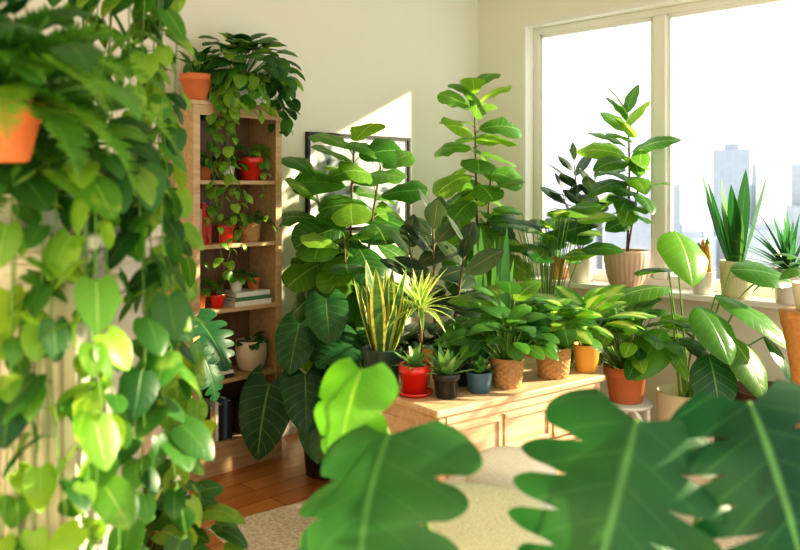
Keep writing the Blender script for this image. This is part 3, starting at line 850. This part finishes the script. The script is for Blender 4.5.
blob(m, FABRIC, cp(-.04, .12, .61), ax, ay, .14, .055, .14, .75, tilt=T); m.build('throw_pillow', cp(-.03, .12, .47), False)
m = MB(); T = Matrix.Rotation(radians(-35), 3, 'X')
blob(m, FABG, cp(-.09, -.04, .56), ax, ay, .18, .06, .13, .6, tilt=T); m.build('sage_throw_pillow', cp(-.07, -.04, .45), False)

# ------------------------------------------------------------------ cream mantel, left foreground
m = MB(); O = (0, 0); X = (1, 0); Y = (0, 1)
obox(m, CREAMP, O, X, Y, -1.4, -.61, 1.52, 1.90, 0, 1.36)
obox(m, CREAMP, O, X, Y, -1.42, -.595, 1.505, 1.92, 1.36, 1.385, .004)
obox(m, CREAMP, O, X, Y, -1.44, -.575, 1.49, 1.94, 1.385, 1.41, .006)
obox(m, CREAMP, O, X, Y, -1.46, -.56, 1.475, 1.95, 1.41, 1.44, .006)
obox(m, CREAMP, O, X, Y, -1.41, -.60, 1.51, 1.91, 0, .12, .004)
for (x0, x1) in ((-.74, -.61), (-1.4, -1.27)):
    for q in ((x0, x0+.022, .18, 1.30), (x1-.022, x1, .18, 1.30), (x0, x1, 1.30, 1.345), (x0, x1, .13, .18)):
        obox(m, CREAMP, O, X, Y, q[0], q[1], 1.506, 1.521, q[2], q[3])
    for k in range(3):
        xx = x0+.038+k*.027; tube(m, CREAMP, [Vector((xx, 1.519, .2)), Vector((xx, 1.519, 1.28))], .008, .008, 10)
for q in ((-1.25, -.76, 1.1, 1.34), (-1.25, -.76, .14, 1.05)):
    obox(m, CREAMP, O, X, Y, q[0], q[1], 1.512, 1.521, q[2], q[3])
m.build('mantelpiece', (-1, 1.7, 0), False, True, False)

m = MB(); h = pot(m, WHITEC, .08, .06, .13); fern(m, L_FERN, h, 34, .32, .06)
m.build('potted_fern', (-.82, 1.64, 1.44))
m = MB(); h = pot(m, WHITEC, .07, .055, .12)
bush(m, L_POTHOS, h, 50, .14, 1.5, 0, .09, .07, 'heart', lobe=.12, mats=[L_POTHD, L_POTHD, L_POTHOS])
for i in range(13):
    vine(m, L_POTHOS if i % 2 else L_POTHD, hang((0, 0, h+.01), U(-1.7, .4), U(.15, .2), h-U(.4, 1.2), .03), .085, .068, .055)
m.build('trailing_pothos', (-.685, 1.60, 1.44))
m = MB(); h = pot(m, TERRA, .085, .06, .10, 'rim')
fern(m, L_FERN, h, 44, .34, .06)
bush(m, L_POTHD, h, 36, .18, 1.4, .2, .08, .065, 'heart', lobe=.12)
for k in range(3):
    a = k*2*pi/3+.4; tube(m, CORD, [Vector((cos(a)*.083, sin(a)*.083, .095)), Vector((0, 0, .55))], .002, .002, 5)
tube(m, CORD, [Vector((0, 0, .55)), Vector((0, 0, HC-1.57))], .003, .003, 5)
m.build('hanging_fern', (-.68, 1.33, 1.57))
m = MB(); h = pot(m, WHITEC, .10, .08, .14)
bush(m, L_POTHD, h, 40, .16, 1.4, -.1, .085, .065, 'heart', lobe=.12, spread=.06, mats=[L_POTHOS, L_POTHD, L_POTHD])
for i in range(16):
    az = -2.6+3.3*(i+.5)/16+U(-.15, .15)
    vine(m, L_POTHOS if i % 3 else L_POTHD, hang((0, 0, h+.01), az, U(.08, .14), h-(U(.9, 1.75) if i % 4 else U(.4, .8)), .05), .082, .062, .064)
for k in range(3):
    a = k*2*pi/3; tube(m, CORD, [Vector((cos(a)*.098, sin(a)*.098, .135)), Vector((0, 0, .6))], .002, .002, 5)
tube(m, CORD, [Vector((0, 0, .6)), Vector((0, 0, HC-2.05))], .003, .003, 5)
m.build('hanging_golden_pothos', (-.70, 2.0, 2.05))
m = MB(); h = pot(m, TERRA, .12, .09, .55, 'rim')
bush(m, L_POTHD, h, 60, .22, 1.5, .3, .11, .085, 'heart', lobe=.12, spread=.06, mats=[L_POTHD, L_POTHOS, L_LILY])
m.build('floor_pothos', (-.72, 2.15, 0))

# ------------------------------------------------------------------ foreground monstera
m = MB(); h = pot(m, CREAMC, .17, .13, .36)
bx, by = .25, 1.42
for (x, y, z, az, el, roll, L, W, mt, kind, tint, fold, nl, gap, inn) in (
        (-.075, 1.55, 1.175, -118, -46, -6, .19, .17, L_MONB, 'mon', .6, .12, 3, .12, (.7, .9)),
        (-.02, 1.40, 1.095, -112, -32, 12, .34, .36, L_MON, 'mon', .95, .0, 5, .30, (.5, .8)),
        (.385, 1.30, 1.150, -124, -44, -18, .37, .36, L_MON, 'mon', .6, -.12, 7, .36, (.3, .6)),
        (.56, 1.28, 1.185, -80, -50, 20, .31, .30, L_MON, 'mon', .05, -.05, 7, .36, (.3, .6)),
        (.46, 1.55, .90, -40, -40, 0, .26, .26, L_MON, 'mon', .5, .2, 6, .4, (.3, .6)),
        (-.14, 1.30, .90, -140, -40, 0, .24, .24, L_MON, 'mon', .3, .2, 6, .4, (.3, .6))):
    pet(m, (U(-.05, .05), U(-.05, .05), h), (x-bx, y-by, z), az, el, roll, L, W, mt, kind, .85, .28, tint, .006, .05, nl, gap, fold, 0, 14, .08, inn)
m.build('potted_monstera', (bx, by, 0))

# ------------------------------------------------------------------ lights, world, camera
sun = bpy.data.lights.new('sun', 'SUN'); sun.energy = 13.0; sun.angle = radians(1.5); sun.color = (1, .86, .60)
so_ = bpy.data.objects.new('sun', sun); scene.collection.objects.link(so_)
so_.rotation_euler = Vector((-1.068, -.247, -.45)).to_track_quat('-Z', 'Y').to_euler()
so_.location = (8, 8, 6)
wd_ = bpy.data.worlds.new('world'); scene.world = wd_; wd_.use_nodes = True
bg = wd_.node_tree.nodes['Background']; bg.inputs[0].default_value = (.96, .98, 1, 1); bg.inputs[1].default_value = 1.45
cam = bpy.data.cameras.new('camera'); co_ = bpy.data.objects.new('camera', cam); scene.collection.objects.link(co_)
co_.location = (0, 0, 1.53); co_.rotation_euler = (pi/2, 0, 0)
cam.lens = 36; cam.sensor_width = 36; cam.shift_y = -89/800
cam.dof.use_dof = True; cam.dof.focus_distance = 4.1; cam.dof.aperture_fstop = 2.8
cam.clip_end = 500
scene.camera = co_
scene.view_settings.view_transform = 'Standard'
try: scene.view_settings.look = 'Medium High Contrast'
except Exception as e: print('look', e)
